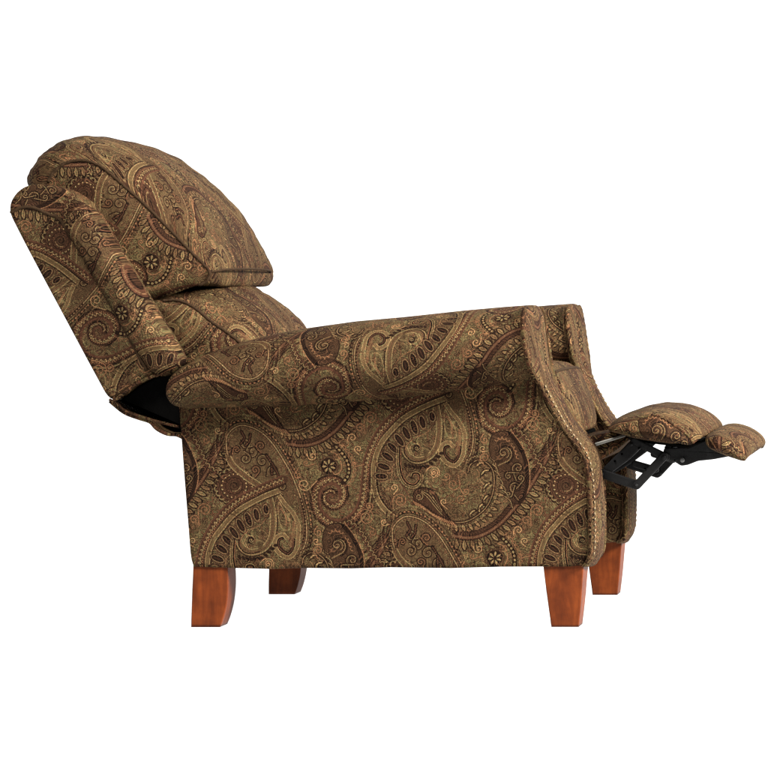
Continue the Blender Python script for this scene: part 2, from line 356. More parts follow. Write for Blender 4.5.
def pillow(name, S, M, Y0, Y1, mat, parent, rot=0, p=2.6, q=2.2, rows=44, per=10, dome=.018, off=(0,0), usc=1.0, seed=0, wr=0.0, capoff=(0,0), anchor=(0,0), swap=False, planar=False):
    """stuffed cushion: side ring S at both ends grows to ring M at mid depth"""
    rs, rm = spline_key(S, per), spline_key(M, per); n = len(rs)
    V, UV, F = [], [], []
    rng = np.random.RandomState(seed); ph = rng.rand(8)*6.28
    s = np.r_[0, np.cumsum(np.linalg.norm(np.diff(np.vstack([rm, rm[:1]]), axis=0), axis=1))]
    ts = -np.cos(np.linspace(0, math.pi, rows))*.5+.0; ts = ts*2*.5
    ts = np.sin(np.linspace(-math.pi/2, math.pi/2, rows))
    for t in ts:
        w = (1-abs(t)**p)**(1/q); Y = (Y0+Y1)/2+t*(Y1-Y0)/2
        for i in range(n):
            a = rs[i]*(1-w)+rm[i]*w
            if wr:
                e = math.sin(s[i]*.11+ph[0]+t*3)*math.sin(t*7+ph[1]+s[i]*.02)+.6*math.sin(s[i]*.23+t*9+ph[2])
                e += 2.2*math.sin(s[i]*.62+ph[3]+t*2)*math.sin(s[i]*.17+ph[4])*w*(1-w)*2
                c = rm.mean(0); d = a-c; a = a+d/np.linalg.norm(d)*e*wr*w
            V.append(U(a[0], a[1], Y))
            if planar: g = uvpt(a[0], a[1], rot, *anchor); UV.append((g[0]+capoff[0], g[1]+capoff[1]))
            elif swap: UV.append((s[i]*usc/TILE_U+off[0], -Y*500/TILE_V+off[1]))
            else: UV.append((Y*500/TILE_U+off[0], s[i]*usc/TILE_V+off[1]))
    fuv = []
    for k in range(rows-1):
        for i in range(n):
            j = (i+1) % n; F.append((k*n+i, k*n+j, (k+1)*n+j, (k+1)*n+i))
            f = [UV[k*n+i], UV[k*n+j], UV[(k+1)*n+j], UV[(k+1)*n+i]]
            if j == 0 and not planar:
                L = s[-1]*usc
                fix = lambda y: (L/TILE_U+off[0], y[1]) if swap else (y[0], L/TILE_V+off[1])
                f[1] = fix(f[1]); f[2] = fix(f[2])
            fuv.append(f)
    for base, Y, sg in ((0, Y0, -1), ((rows-1)*n, Y1, 1)):
        prev = base; c = rs.mean(0); pp = rs; pl = [base+i for i in range(n)]
        for fr in (.15, .35, .6, .85):
            b = len(V); cur = rs*(1-fr)+c*fr
            for x, y in cur: V.append(U(x, y, Y+sg*dome*math.sin(fr*math.pi/2)**.7))
            def cu(v): x, y = (v.x*500+384, 628-v.z*500); g = uvpt(x, y, rot, *anchor); return (g[0]+capoff[0], g[1]+capoff[1])
            for i in range(n):
                j = (i+1) % n; f = (pl[i], pl[j], b+j, b+i); F.append(f); fuv.append([cu(V[a]) for a in f])
            pl = [b+i for i in range(n)]
        F.append(tuple(pl)); fuv.append([cu(V[a]) for a in pl])
    return mk(name, V, F, mat, parent, fuv)
def tube(name, path, r, mat, parent, sides=8, closed=False, uvo=0.0, coil=0.0):
    """piping or rod along 3-D points"""
    P = [Vector(p) for p in path]; n = len(P); V, UV, F = [], [], []; L = 0; up = Vector((0, 1, 0)); nrm = None
    for i, p in enumerate(P):
        a, b = P[i-1 if (i or closed) else 0], P[(i+1) % n if (closed or i < n-1) else n-1]
        t = (b-a).normalized()
        if nrm is None: nrm = t.cross(up) if abs(t.dot(up)) < .9 else t.cross(Vector((1,0,0)))
        nrm = (nrm-t*nrm.dot(t)).normalized(); bn = t.cross(nrm)
        if i: L += (p-P[i-1]).length
        for k in range(sides):
            th = 2*math.pi*k/sides; rr = r*(1+coil*math.sin(L/.0024+th))
            V.append(p+(nrm*math.cos(th)+bn*math.sin(th))*rr); UV.append((k/sides*.05+uvo, L*500/TILE_V))
    for i in range(n-1 if not closed else n):
        for k in range(sides):
            l = (k+1) % sides; i2 = (i+1) % n; F.append((i*sides+k, i*sides+l, i2*sides+l, i2*sides+k))
    if not closed: F.append(tuple(range(sides))); F.append(tuple(range((n-1)*sides, n*sides)))
    return mk(name, V, F, mat, parent, UV)
def p3(path, Y): return [U(x, y, Y) for x, y in path]

# ---------------------------------------------------------------- materials
def new_mat(name):
    m = bpy.data.materials.new(name); m.use_nodes = True; nt = m.node_tree; nt.nodes.clear()
    o = nt.nodes.new('ShaderNodeOutputMaterial'); b = nt.nodes.new('ShaderNodeBsdfPrincipled'); nt.links.new(b.outputs[0], o.inputs[0])
    return m, nt, b
def noise(nt, scale, detail=3, coord='Object', vec=None, rough=.5):
    t = nt.nodes.new('ShaderNodeTexNoise'); t.inputs['Scale'].default_value = scale; t.inputs['Detail'].default_value = detail; t.inputs['Roughness'].default_value = rough
    if vec is None:
        c = nt.nodes.new('ShaderNodeTexCoord'); nt.links.new(c.outputs[coord], t.inputs[0])
    else: nt.links.new(vec, t.inputs[0])
    return t
def mathn(nt, op, a, b=None, c=None):
    m = nt.nodes.new('ShaderNodeMath'); m.operation = op
    for i, v in enumerate((a, b, c)):
        if v is None: continue
        if isinstance(v, (int, float)): m.inputs[i].default_value = v
        else: nt.links.new(v, m.inputs[i])
    return m.outputs[0]
def fabric_material():
    a = make_tile(); h, w, _ = a.shape
    px = np.ones((h, w, 4), np.float32); px[..., :3] = a[::-1]
    im = bpy.data.images.new('paisley_repeat', w, h); im.pixels.foreach_set(px.ravel()); im.update(); im.pack()
    m, nt, b = new_mat('paisley_jacquard')
    uv = nt.nodes.new('ShaderNodeUVMap'); uv.uv_map = 'UVMap'
    wob = noise(nt, 9, 2); 
    mx = nt.nodes.new('ShaderNodeVectorMath'); mx.operation = 'MULTIPLY_ADD'; nt.links.new(wob.outputs['Color'], mx.inputs[0])
    mx.inputs[1].default_value = (.012, .02, 0); nt.links.new(uv.outputs[0], mx.inputs[2])
    t = nt.nodes.new('ShaderNodeTexImage'); t.image = im; t.interpolation = 'Linear'; nt.links.new(mx.outputs[0], t.inputs[0])
    hsv = nt.nodes.new('ShaderNodeHueSaturation'); hsv.inputs['Saturation'].default_value = SAT; hsv.inputs['Value'].default_value = VAL
    nt.links.new(t.outputs[0], hsv.inputs['Color'])
    gm = nt.nodes.new('ShaderNodeGamma'); gm.inputs[1].default_value = 1.36; nt.links.new(hsv.outputs[0], gm.inputs[0])
    n2 = noise(nt, 900, 2); n3 = noise(nt, 14, 3)
    v = mathn(nt, 'MULTIPLY_ADD', n2.outputs[0], 1.2, .4); v2 = mathn(nt, 'MULTIPLY_ADD', n3.outputs[0], .3, .85)
    v = mathn(nt, 'MULTIPLY', v, v2)
    mu = nt.nodes.new('ShaderNodeVectorMath'); mu.operation = 'SCALE'; nt.links.new(gm.outputs[0], mu.inputs[0]); nt.links.new(v, mu.inputs['Scale'])
    nt.links.new(mu.outputs[0], b.inputs['Base Color'])
    b.inputs['Roughness'].default_value = .8; b.inputs['Specular IOR Level'].default_value = .03
    b.inputs['Sheen Weight'].default_value = SHEEN; b.inputs['Sheen Roughness'].default_value = .35; b.inputs['Sheen Tint'].default_value = (1, .78, .52, 1)
    bw = nt.nodes.new('ShaderNodeRGBToBW'); nt.links.new(t.outputs[0], bw.inputs[0])
    n4 = noise(nt, 15, 3)
    hgt = mathn(nt, 'MULTIPLY_ADD', n2.outputs[0], .0006, mathn(nt, 'MULTIPLY', bw.outputs[0], .0022))
    hgt = mathn(nt, 'MULTIPLY_ADD', n4.outputs[0], .010, hgt)
    bp = nt.nodes.new('ShaderNodeBump'); bp.inputs['Strength'].default_value = .9; bp.inputs['Distance'].default_value = 1.0
    nt.links.new(hgt, bp.inputs['Height']); nt.links.new(bp.outputs[0], b.inputs['Normal'])
    return m
VAL, SAT, SHEEN = 1.03, .84, .0
FAB = fabric_material()
def plain(name, col, rough=.6, metal=0, bump=0, scale=60, var=.3, spec=.5, coat=0):
    m, nt, b = new_mat(name); n = noise(nt, scale, 4)
    mix = nt.nodes.new('ShaderNodeMix'); mix.data_type = 'RGBA'
    mix.inputs['A'].default_value = (*[c*(1-var) for c in col], 1); mix.inputs['B'].default_value = (*[min(1, c*(1+var)) for c in col], 1)
    nt.links.new(n.outputs[0], mix.inputs['Factor']); nt.links.new(mix.outputs['Result'], b.inputs['Base Color'])
    b.inputs['Roughness'].default_value = rough; b.inputs['Metallic'].default_value = metal; b.inputs['Specular IOR Level'].default_value = spec; b.inputs['Coat Weight'].default_value = coat
    if bump:
        bp = nt.nodes.new('ShaderNodeBump'); bp.inputs['Distance'].default_value = bump; nt.links.new(n.outputs[0], bp.inputs['Height']); nt.links.new(bp.outputs[0], b.inputs['Normal'])
    return m
BLACKCLOTH = plain('black_lining', (.002, .0019, .0018), .95, spec=.0)
STEEL = plain('black_steel', (.004, .004, .0042), .45, 0, .0003, 180, .3, .10)
RIVET = plain('worn_rivet', (.07, .07, .07), .35, .9)
GREYM = plain('grey_zipper_rail', (.13, .125, .11), .55, .2)
BRASS = plain('antique_brass', (.12, .085, .045), .55, .6, 0, 500, .7)
DPIPE = plain('brown_piping_cord', (.018, .010, .005), .9, 0, .0008, 300, .6, .05)
def wood():
    m, nt, b = new_mat('cherry_wood'); c = nt.nodes.new('ShaderNodeTexCoord')
    mp = nt.nodes.new('ShaderNodeMapping'); mp.inputs['Scale'].default_value = (55, 55, 5); nt.links.new(c.outputs['Object'], mp.inputs[0])
    n = noise(nt, 1.0, 6, vec=mp.outputs[0], rough=.65); n.inputs['Distortion'].default_value = .6
    n2 = noise(nt, 30, 4)
    f = mathn(nt, 'MULTIPLY_ADD', n2.outputs[0], .45, mathn(nt, 'MULTIPLY', n.outputs[0], .6))
    r = nt.nodes.new('ShaderNodeValToRGB'); nt.links.new(f, r.inputs[0])
    e = r.color_ramp.elements; e[0].position = .3; e[0].color = (.028, .0052, .0010, 1); e[1].position = .75; e[1].color = (.125, .027, .005, 1)
    k = r.color_ramp.elements.new(.52); k.color = (.068, .0138, .0026, 1)
    nt.links.new(r.outputs[0], b.inputs['Base Color']); b.inputs['Roughness'].default_value = .52; b.inputs['Specular IOR Level'].default_value = .08; b.inputs['Coat Weight'].default_value = .0; b.inputs['Coat Roughness'].default_value = .18
    bp = nt.nodes.new('ShaderNodeBump'); bp.inputs['Distance'].default_value = .0004; nt.links.new(f, bp.inputs['Height']); nt.links.new(bp.outputs[0], b.inputs['Normal'])
    return m
WOOD = wood()

# ---------------------------------------------------------------- the recliner
root = bpy.data.objects.new('recliner', None); COL.objects.link(root)
root['label'] = 'brown paisley rolled-arm recliner, reclined with its footrest out, on cherry wood legs'
root['category'] = 'recliner'

# front edge of the arms, seen from the side (x as a function of y)
E0 = spline([(527,305.5),(527.5,318),(530,340),(533,358),(537,375),(544,393),(552,409),(562,426),(573,441),(582,454),(587,469),(589.5,490),(590.5,520),(590.5,545),(589,558),(584,566)], 160)
def FX(y): return float(np.interp(y, E0[:,1], E0[:,0]))

def mirrorY(o):
    """the same part for the other side of the chair"""
    me = o.data.copy(); c = o.copy(); c.data = me; COL.objects.link(c)
    n = len(me.vertices); co = np.empty(n*3, np.float32); me.vertices.foreach_get('co', co); co = co.reshape(-1, 3)
    co[:, 1] = WID-co[:, 1]; me.vertices.foreach_set('co', co.ravel()); me.flip_normals(); me.update()
    return c

def build_arm():
    arm_out = [(178,404),(180,430),(183,470),(187,520),(190,556),(193,567),(230,568.3),(270,569.4),(300,568.4),(350,568.9),(390,567.8),(450,568.6),(500,567.2),(570,566.9)]
    fr = [(x, y) for x, y in E0 if y > 372][::4]
    body = np.array(arm_out[:1]+arm_out[1:6]+arm_out[6:]+[(x-1.5, y-.5) for x, y in fr[::-1]]+[(520,372),(400,385),(300,392),(200,392)])
    body = np.vstack([spline(body[:6], 24), body[6:], body[:0]])
    arm = slab('arm', body, 0.0, 0.185, 4.0, FAB, root)
    # rolled top: sections from the back end to the front
    xs = [(174,384,.62),(174.4,376,.76),(176.5,370.5,.88),(181,366,.95),(189,361.5,1),(198,356,1),(218,348.5,1),(240,341.5,1),(270,334,1),(300,328.5,1),(350,321.5,1),(400,317,1),(460,310.5,1),(500,307,1),(528,305,1)]
    bz = {174:400,174.4:404,176.5:407.5,181:409,189:410,198:410}
    K = np.array([(x, zt, bz.get(x, np.interp(x, [198,300,400,470,530],[410,408,401,391.5,381.5])), f) for x, zt, f in xs])
    N = 56; L = 150; V, UV, F = [], [], []
    tt = np.r_[0, np.cumsum(np.hypot(np.diff(K[:,0]), np.diff(K[:,1])))]; uu = np.unique(np.r_[np.linspace(0, 40, 24), np.linspace(40, tt[-1], L)])
    rows = [[np.interp(u, tt, K[:,c]) for c in range(4)] for u in uu]
    for x, zt, zb, f in rows:
        cy, hy = .066, .152*(.5+.5*f); ring = []
        for i in range(N+1):
            th = 2*math.pi*i/N
            cs, sn = math.cos(th), math.sin(th); e = 2/2.35
            yy = cy+hy*math.copysign(abs(cs)**e, cs); zz = (zt+zb)/2-(zb-zt)/2*math.copysign(abs(sn)**e, sn)
            bl = min(1, max(0, (x-440)/88.0)); xx = x+(FX(zz)-528)*bl if zz < 400 else x
            wv = .5*math.sin(x*.045+th*2)+.35*math.sin(x*.11+1+th*3)
            ring.append((xx, zz+wv*.6*abs(cs), yy))
        d = 0; arc = [0]
        for a, b in zip(ring[:-1], ring[1:]):
            d += math.hypot(b[1]-a[1], (b[2]-a[2])*500); arc.append(d)
        half = arc[N//2]
        for (a, zz, yy), s in zip(ring, arc):
            # th=0 inner side; th=pi outer side (towards Y-); unrolled height there = mid height
            h = (355+(s-half)); q = uvpt(405-(a-430), 440-(h-345))
            V.append(U(a, zz, yy)); UV.append(q)
    M_ = N+1
    for k in range(len(rows)-1):
        for i in range(N): F.append((k*M_+i, k*M_+i+1, (k+1)*M_+i+1, (k+1)*M_+i))
    F.append(tuple(range(N))); F.append(tuple(range((len(rows)-1)*M_, (len(rows)-1)*M_+N)))
    roll = mk('arm_roll', V, F, FAB, arm, UV)
    # front facing of the arm (rolled at the top, narrow below)
    yl = lambda y: np.interp(y, [305.5,307,311,318,330,350,365,376,386,400], [.04,-.02,-.052,-.072,-.086,-.090,-.080,-.05,-.012,-.004])
    yr = lambda y: np.interp(y, [305.5,307,311,318,330,350,365,376,386,400], [.11,.16,.19,.21,.22,.22,.21,.195,.19,.189])
    T = 18; V, UV, F = [], [], []; s = 0; pl_, pr_ = [], []
    for i, (x, y) in enumerate(E0):
        if i: s += math.hypot(*(E0[i]-E0[i-1]))
        a, b = yl(y), yr(y); g = E0[min(i+1, len(E0)-1)]-E0[max(i-1, 0)]; g = g/np.linalg.norm(g); nx, ny = g[1], -g[0]
        if nx < 0: nx, ny = -nx, -ny
        for k in range(T+1):
            t = k/T; bul = 1.2+6.0*(1-abs(2*t-1)**2.5)*min(1, s/12+.25)+.8*math.sin(s*.09)*math.sin(math.pi*t)
            fold = -3.0*math.exp(-((t-.62)/.06)**2)*(1 if y < 385 else max(0, 1-(y-385)/25))
            bul += fold*min(1, s/14)
            Y = a+(b-a)*t; V.append(U(x+nx*bul, y+ny*bul*.7, Y)); UV.append((Y*500/TILE_U+.37, -s/TILE_V+.2))
        pl_.append(U(x+.8, y, a+.001)); pr_.append(U(x+.8+1.5, y, b-.001))
    for i in range(len(E0)-1):
        for k in range(T): F.append((i*(T+1)+k, i*(T+1)+k+1, (i+1)*(T+1)+k+1, (i+1)*(T+1)+k))
    # rim back to the arm so that the facing has thickness
    nb = len(V); n0 = len(E0)
    per = [(i, 0) for i in range(n0)]+[(n0-1, k) for k in range(1, T+1)]+[(i, T) for i in range(n0-2, -1, -1)]+[(0, k) for k in range(T-1, 0, -1)]
    for i, k in per:
        v = V[i*(T+1)+k]; V.append(Vector((v.x-.007, v.y, v.z))); UV.append((UV[i*(T+1)+k][0]+.03, UV[i*(T+1)+k][1]))
    for j in range(len(per)):
        a, b = per[j], per[(j+1) % len(per)]; F.append((a[0]*(T+1)+a[1], b[0]*(T+1)+b[1], nb+(j+1) % len(per), nb+j))
    face = mk('arm_front', V, F, FAB, arm, UV)
    pa = tube('piping', pl_[2:-2], .0052, FAB, face, coil=.08)
    pb = tube('piping', pr_[2:-2], .0052, FAB, face, uvo=.3, coil=.08)
    # nail heads along the outer edge below the roll
    sv = np.r_[0, np.cumsum(np.linalg.norm(np.diff(E0, axis=0), axis=1))]
    nails = []
    proto = None
    for d in np.arange(84, sv[-1]-8, 5.6):
        x, y = np.interp(d, sv, E0[:,0]), np.interp(d, sv, E0[:,1]); i = int(np.searchsorted(sv, d)); g = E0[min(i+1,len(E0)-1)]-E0[i-1]; g /= np.linalg.norm(g)
        c = U(x+3.6, y-1.0, yl(y)+.0120)
        if proto is None:
            VV, FF = [], []; R = .0039
            for a in range(4):
                for b in range(10):
                    ph, th = a/3*math.pi/2*.98, b/10*2*math.pi
                    VV.append(Vector((R*.62*math.cos(ph), R*math.sin(ph)*math.cos(th), R*math.sin(ph)*math.sin(th))))
            for a in range(3):
                for b in range(10): FF.append((a*10+b, a*10+(b+1) % 10, (a+1)*10+(b+1) % 10, (a+1)*10+b))
            FF.append(tuple(range(30, 40)))
            proto = mk('nail_head', VV, FF, BRASS, face); o = proto
        else:
            o = proto.copy(); COL.objects.link(o)
        jt = math.sin(d*12.9)*43758.5; jt -= math.floor(jt)
        c = c+Vector((0, (jt-.5)*.0018, (jt*7 % 1-.5)*.0016))
        o.location = c; o.rotation_euler = (0, math.atan2(g[0], g[1])*-1*-1*-.0-math.atan2(g[0], g[1])*-1*.0-math.atan2(g[0], g[1]), 0)
        nails.append(o)
    return arm, roll, face, pa, pb, nails
arm, roll, face, pa, pb, nails = build_arm()
arm2 = mirrorY(arm); arm2.parent = root
roll2 = mirrorY(roll); roll2.parent = arm2
face2 = mirrorY(face); face2.parent = arm2
for o in (pa, pb): mirrorY(o).parent = face2
for o in nails:
    c = o.copy(); COL.objects.link(c); c.parent = face2; c.location = (o.location.x, WID-o.location.y, o.location.z)

# base between the arms
slab('back_rail', polyr([(183,438),(196,438),(205,566),(193,566),(188,520)], 2), .186, WID-.186, 2, FAB, root)
slab('seat_box', polyr([(206,440),(560,440),(560,556),(212,556)], 3), .19, WID-.19, 2, BLACKCLOTH, root)

# seat cushion
S = [(300,378),(420,374),(520,373),(538,374),(545,380),(551,395),(557,412),(560,432),(552,440),(520,442),(420,442),(300,442)]
Mi = [(300,366),(420,362),(520,365),(538,370.5),(545,377),(553,392),(561,410),(565.5,430),(560,440),(520,443),(420,443),(300,443)]
Mi = [(x, y) for x, y in Mi]
cush = pillow('seat_cushion', S, Mi, .195, WID-.195, FAB, root, p=3.4, q=1.3, dome=.006, usc=1.0, swap=False)
# front welt of the cushion, running across
w = []
for t in np.linspace(-1, 1, 40):
    k = (1-abs(t)**3.4)**(1/1.3); a = np.array((541.5,375.5))*(1-k)+np.array((542.2,373.2))*k
    w.append(U(a[0], a[1], WID/2+t*(WID/2-.197)))
tube('welt', w, .0032, DPIPE, cush)

# back: shell, two wings, cushions -----------------------------------------------
ROT = math.atan2(175, 100)-math.pi/2-.35
backshell = slab('back_shell', spline([(14,216),(22,199),(40,194),(56,200),(70,222),(110,296),(146,360),(146,372),(118,394),(110,396),(60,310),(32,256)], 90, True), .07, WID-.07, 3, FAB, root, rot=-.95)
wing_out = spline([(9,214),(8.6,205),(11.5,197.5),(18,190),(28,185),(44,184.5),(57,187.5),(69,192.5),(82,202),(93,217),(120,263),(150,313),(172,350),(176,362),(168,371),(150,377),(133,386),(120,396),(113,399.5),(106,396),(96,379),(60,312),(30,256),(15,227)], 170, True)
def build_wing():
    wg = slab('back_wing', wing_out, .005, .095, 4.5, FAB, root, rot=-1.05, anchor=(60,300), off=(.18,.33), rings=6)
    pad = pillow('wing_pad', [(70,226),(74,215),(80,212),(88,218),(110,254),(140,304),(166,348),(170,359),(164,366),(156,364),(140,340),(112,292),(84,246)],
                 [(64,226),(68,211),(78,204),(92,213),(119,258),(150,309),(176,352),(180,363),(172,373),(156,376),(141,362),(108,306),(78,254)],
                 -.018, .085, FAB, wg, rot=-1.05, p=2.2, q=2.0, dome=.008, off=(.4,.1), anchor=(60,300), capoff=(.18,.33), planar=True, rows=30, per=12)
    seam = tube('seam', p3(spline([(10,213),(15,209.5),(24,207),(34,208),(46,213.5),(56,217),(62,223),(68,233),(86,262),(112,308),(134,348),(146,370)], 90), .0055), .0036, DPIPE, wg, coil=.2)
    seam2 = tube('seam', p3(spline([(113,401),(120,396),(134,385),(151,377),(168,371.5)], 30), .003), .0035, FAB, wg, coil=.2)
    return wg, pad, seam, seam2
wg, pad, sm, sm2 = build_wing()
wg2 = mirrorY(wg); wg2.parent = root
for o in (pad, sm, sm2): mirrorY(o).parent = wg2

# head cushion
HS = [(34,196),(33,180),(42,167),(54,160),(69,158.5),(82,162),(95,171),(112,186),(131,203),(157,229),(176,249),(190,263),(197,272),(193,282),(176,288),(150,297),(120,298),(84,250),(50,214)]
HMo = [(34,206),(25,182),(35,160),(51,146),(67,138),(85,136),(106,137),(135,143),(165,154),(203,177),(233,204),(253,233),(270,264),(268,286),(236,285),(196,291),(150,298),(110,262),(70,222)]
HM = []
for i, (x, y) in enumerate(HMo):
    HM.append((x, y) if i < 2 else seen(x, y, .38))
# left part of the silhouette comes from the near end, right part from the middle
HM[0] = seen(36,200,.24); HM[1] = seen(27,180,.24); HM[2] = seen(36,160,.24); HM[3] = seen(50,147,.25); HM[4] = seen(67,138.5,.28); HM[5] = seen(85,135.5,.30)

for i_, y_ in ((8,.42),(9,.48),(10,.52),(11,.56),(12,.60),(13,.60),(14,.5)): HM[i_] = seen(*HMo[i_], y_)
head = pillow('head_cushion', HS, HM, .105, WID-.105, FAB, root, rot=-1.0, p=2.9, q=2.2, dome=.012, off=(.55,.42), usc=.95, rows=60, seed=3, wr=.7, capoff=(.1,.6))
ring = spline_key(HS, 10)
tube('piping', [U(x, y, .1045) for x, y in ring[10:136]], .0032, DPIPE, head, coil=.2)
def mid_line(a, b, Y0, Y1, p, q, n=50):
    out = []
    for t in np.linspace(-1, 1, n):
        k = (1-abs(t)**p)**(1/q); c = np.array(a)*(1-k)+np.array(b)*k; out.append(U(c[0], c[1], (Y0+Y1)/2+t*(Y1-Y0)/2))
    return out
tube('piping', mid_line((197,272.5), (212,268), .107, WID-.165, 2.9, 2.2), .0022, DPIPE, head, coil=.2)
# lumbar cushion
LS = [(140,306),(152,301),(166,301),(181,308),(198,322),(214,333),(230,346),(248,364),(256,388),(230,402),(190,398),(160,350)]
LMo = [(150,304),(166,294),(195,286),(235,283),(260,289),(283,304),(300,321),(313,350),(322,388),(250,402),(205,398),(170,350)]
LM = [seen(x, y, .38 if i < 4 else .50) for i, (x, y) in enumerate(LMo)]
lum = pillow('lumbar_cushion', LS, LM, .11, WID-.11, FAB, root, rot=-.8, p=2.6, q=1.8, dome=.012, off=(.2,.7), rows=50, seed=5, wr=.6, capoff=(.3,.2))
ring = spline_key(LS, 10)
tube('piping', [U(x, y, .1095) for x, y in ring[8:70]], .0032, DPIPE, lum, coil=.2)

# loose cloth under the back, black block in place of the shaded gap
def sheet(name, path, Y0, Y1, th, mat, parent, n=24, off=(0,0), sag=0.0):
    p = spline(path, n); t = np.gradient(p, axis=0); t /= np.linalg.norm(t, axis=1, keepdims=True); nn = np.stack([-t[:,1], t[:,0]], 1)
    V, UV, F = [], [], []; R = 16
    s = np.r_[0, np.cumsum(np.linalg.norm(np.diff(p, axis=0), axis=1))]
    for k in range(R+1):
        Y = Y0+(Y1-Y0)*k/R; dz = sag*math.sin(math.pi*k/R)
        for sd in (0, 1):
            for i in range(n):
                q = p[i]+nn[i]*th*sd; V.append(U(q[0], q[1]+dz, Y)); UV.append((Y*500/TILE_U+off[0], s[i]/TILE_V+off[1]))
    W2 = 2*n
    for k in range(R):
        for i in range(n-1):
            for sd in (0, 1):
                a = k*W2+sd*n+i; F.append((a, a+1, a+W2+1, a+W2))
        for i in (0, n-1):
            a = k*W2+i; F.append((a, a+n, a+n+W2, a+W2))
    for k in (0, R):
        for i in range(n-1):
            a = k*W2+i; F.append((a, a+1, a+n+1, a+n))
    return mk(name, V, F, mat, parent, UV)
flap = [(109,400),(114,404.5),(124,412),(137,417),(149,421),(156,428),(166,433),(176,434),(188,440)]
sheet('underside_cloth', flap, .012, WID-.012, 3.2, FAB, root, n=40)
tube('cloth_edge', p3(spline([(108,399.5),(114,403.5),(124,411),(137,416),(150,420),(165,424),(178,427)], 40), .010), .0028, FAB, bpy.data.objects['underside_cloth'], coil=.05)
slab('dark_gap_fill', polyr([(113,402),(135,386),(152,377),(186,366),(196,438),(180,433),(166,428),(152,419),(136,413)], 2), .045, WID-.045, 2, BLACKCLOTH, root)  # solid black block, shade of the opening under the back put in as colour

# footrest ------------------------------------------------------------------------
def seen_all(L, Y): return [seen(x, y, Y) for x, y in L]
P1S = seen_all([(617,430),(624,424),(636,420),(648,417),(658,416),(672,424),(687,435),(693,443),(688,445),(672,442),(656,439),(640,437),(626,433)], .12)
P1M = seen_all([(615,426),(621,417),(634,410.5),(654,404.5),(672,404.5),(690,407),(705,413.5),(717,424),(714,431),(685,440),(660,438),(640,434),(625,430)], .40)
pad1 = pillow('footrest_pad', P1S, P1M, .12, .69, FAB, root, p=2.3, q=2.1, dome=.022, off=(.1,.15), rows=44, seed=9, wr=.25, rot=.5, capoff=(.42,.3))
tube('seam', [U(x, y, .119) for x, y in spline_key(P1S, 10)[38:72]], .0028, FAB, pad1, coil=.2)
P2S = seen_all([(709,439),(714,437),(721,437),(731,442),(740,450),(746,457),(744,461),(733,458),(721,452),(710,447)], .14)
P2M = seen_all([(710,434),(717,428),(727,425),(738,426),(750,430.5),(759,438),(760.5,447),(748,455),(728,451),(714,442)], .40)
pad2 = pillow('footrest_pad', P2S, P2M, .14, .67, FAB, root, p=2.1, q=1.9, dome=.02, off=(.6,.4), rows=40, seed=4, wr=.2, rot=.6, capoff=(.1,.1))
pad2['label'] = 'small end pad of the footrest'

YM = .19
mech = None
def bar(name, a, b, hw, Y, th=.006, holes=0):
    a, b = seen(*a, YM), seen(*b, YM); a, b = np.array(a), np.array(b); d = (b-a)/np.linalg.norm(b-a); n = np.array((-d[1], d[0]))
    pts = []
    for c, s in ((b, 1), (a, -1)):
        for t in np.linspace(-math.pi/2, math.pi/2, 7): pts.append(c+s*(d*math.cos(t)*hw+n*math.sin(t)*hw))
    return slab(name, pts, Y, Y+th, .8, STEEL, mech, rings=2)
def rivet(x, y, Y, r, mat=RIVET):
    x, y = seen(x, y, YM); pts = [(x+r*math.cos(t), y+r*math.sin(t)) for t in np.linspace(0, 2*math.pi, 15)[:-1]]
    return slab('rivet', pts, Y-.004, Y+.004, .8, mat, mech, rings=2)
def plate(name, pts, Y, th=.006):
    return slab(name, polyr([seen(x, y, YM) for x, y in pts], 2), Y, Y+th, .8, STEEL, mech, rings=2)
for side, Y in enumerate((YM, WID-YM-.006)):
    g = 1 if side == 0 else -1
    mech = root
    mech = plate('footrest_linkage', [(588,486),(585,474),(594,468),(604,467),(616,455),(630,441),(636,437),(643,441),(642,447),(630,459),(611,473),(600,480)], Y)
    mech.parent = root
    bar('link', (600,472.5), (637,485), 4.6, Y+g*-.008)
    bar('link', (664.5,456), (637.5,485), 4.4, Y+g*-.016)
    bar('link', (634,441), (667,457), 3.6, Y+g*-.008)
    bar('link', (634,464), (655,470), 3.4, Y+g*.010)
    plate('bracket', [(664,448),(690,447),(700,436),(708,438),(711,444),(731,453),(729,456.5),(713,459.5),(698,461),(688,465),(681,466),(675,462),(662,459.5)], Y+g*-.002)
    plate('bracket', [(626,435),(640,438),(660,440),(690,446),(684,450),(672,446),(668,449.5),(664,444),(656,440.5),(648,439.5),(648,443),(636,444),(630,441)], Y+g*.004)
    for x, y, r in ((637.3,485,2.0),(664.5,457,2.2),(683,459.5,2.6),(632,444,1.8),(603,473.5,1.8),(646,468,1.0),(676,460,1.2),(640,448,1.4)):
        rivet(x, y, Y-g*.016 if side == 0 else Y+.01, r, RIVET if r in (2.6,) else STEEL)
    for x, y in ((615,461),(622,454)): rivet(x, y, Y-g*.001, 1.1, BLACKCLOTH)
mech = bpy.data.objects['footrest_linkage']
slab('cross_rail', polyr([seen(x, y, YM) for x, y in [(664,446),(672,447),(672,452),(664,452)]], 1.5), YM+.008, WID-YM-.008, .8, STEEL, mech, rings=2)
# boards the pads are fixed to
slab('pad_board', polyr(SN([(628,433),(660,438.5),(690,443.5),(704,438),(706,441),(690,448),(660,443),(630,437)], .2), 1), .17, .63, 1, BLACKCLOTH, root)
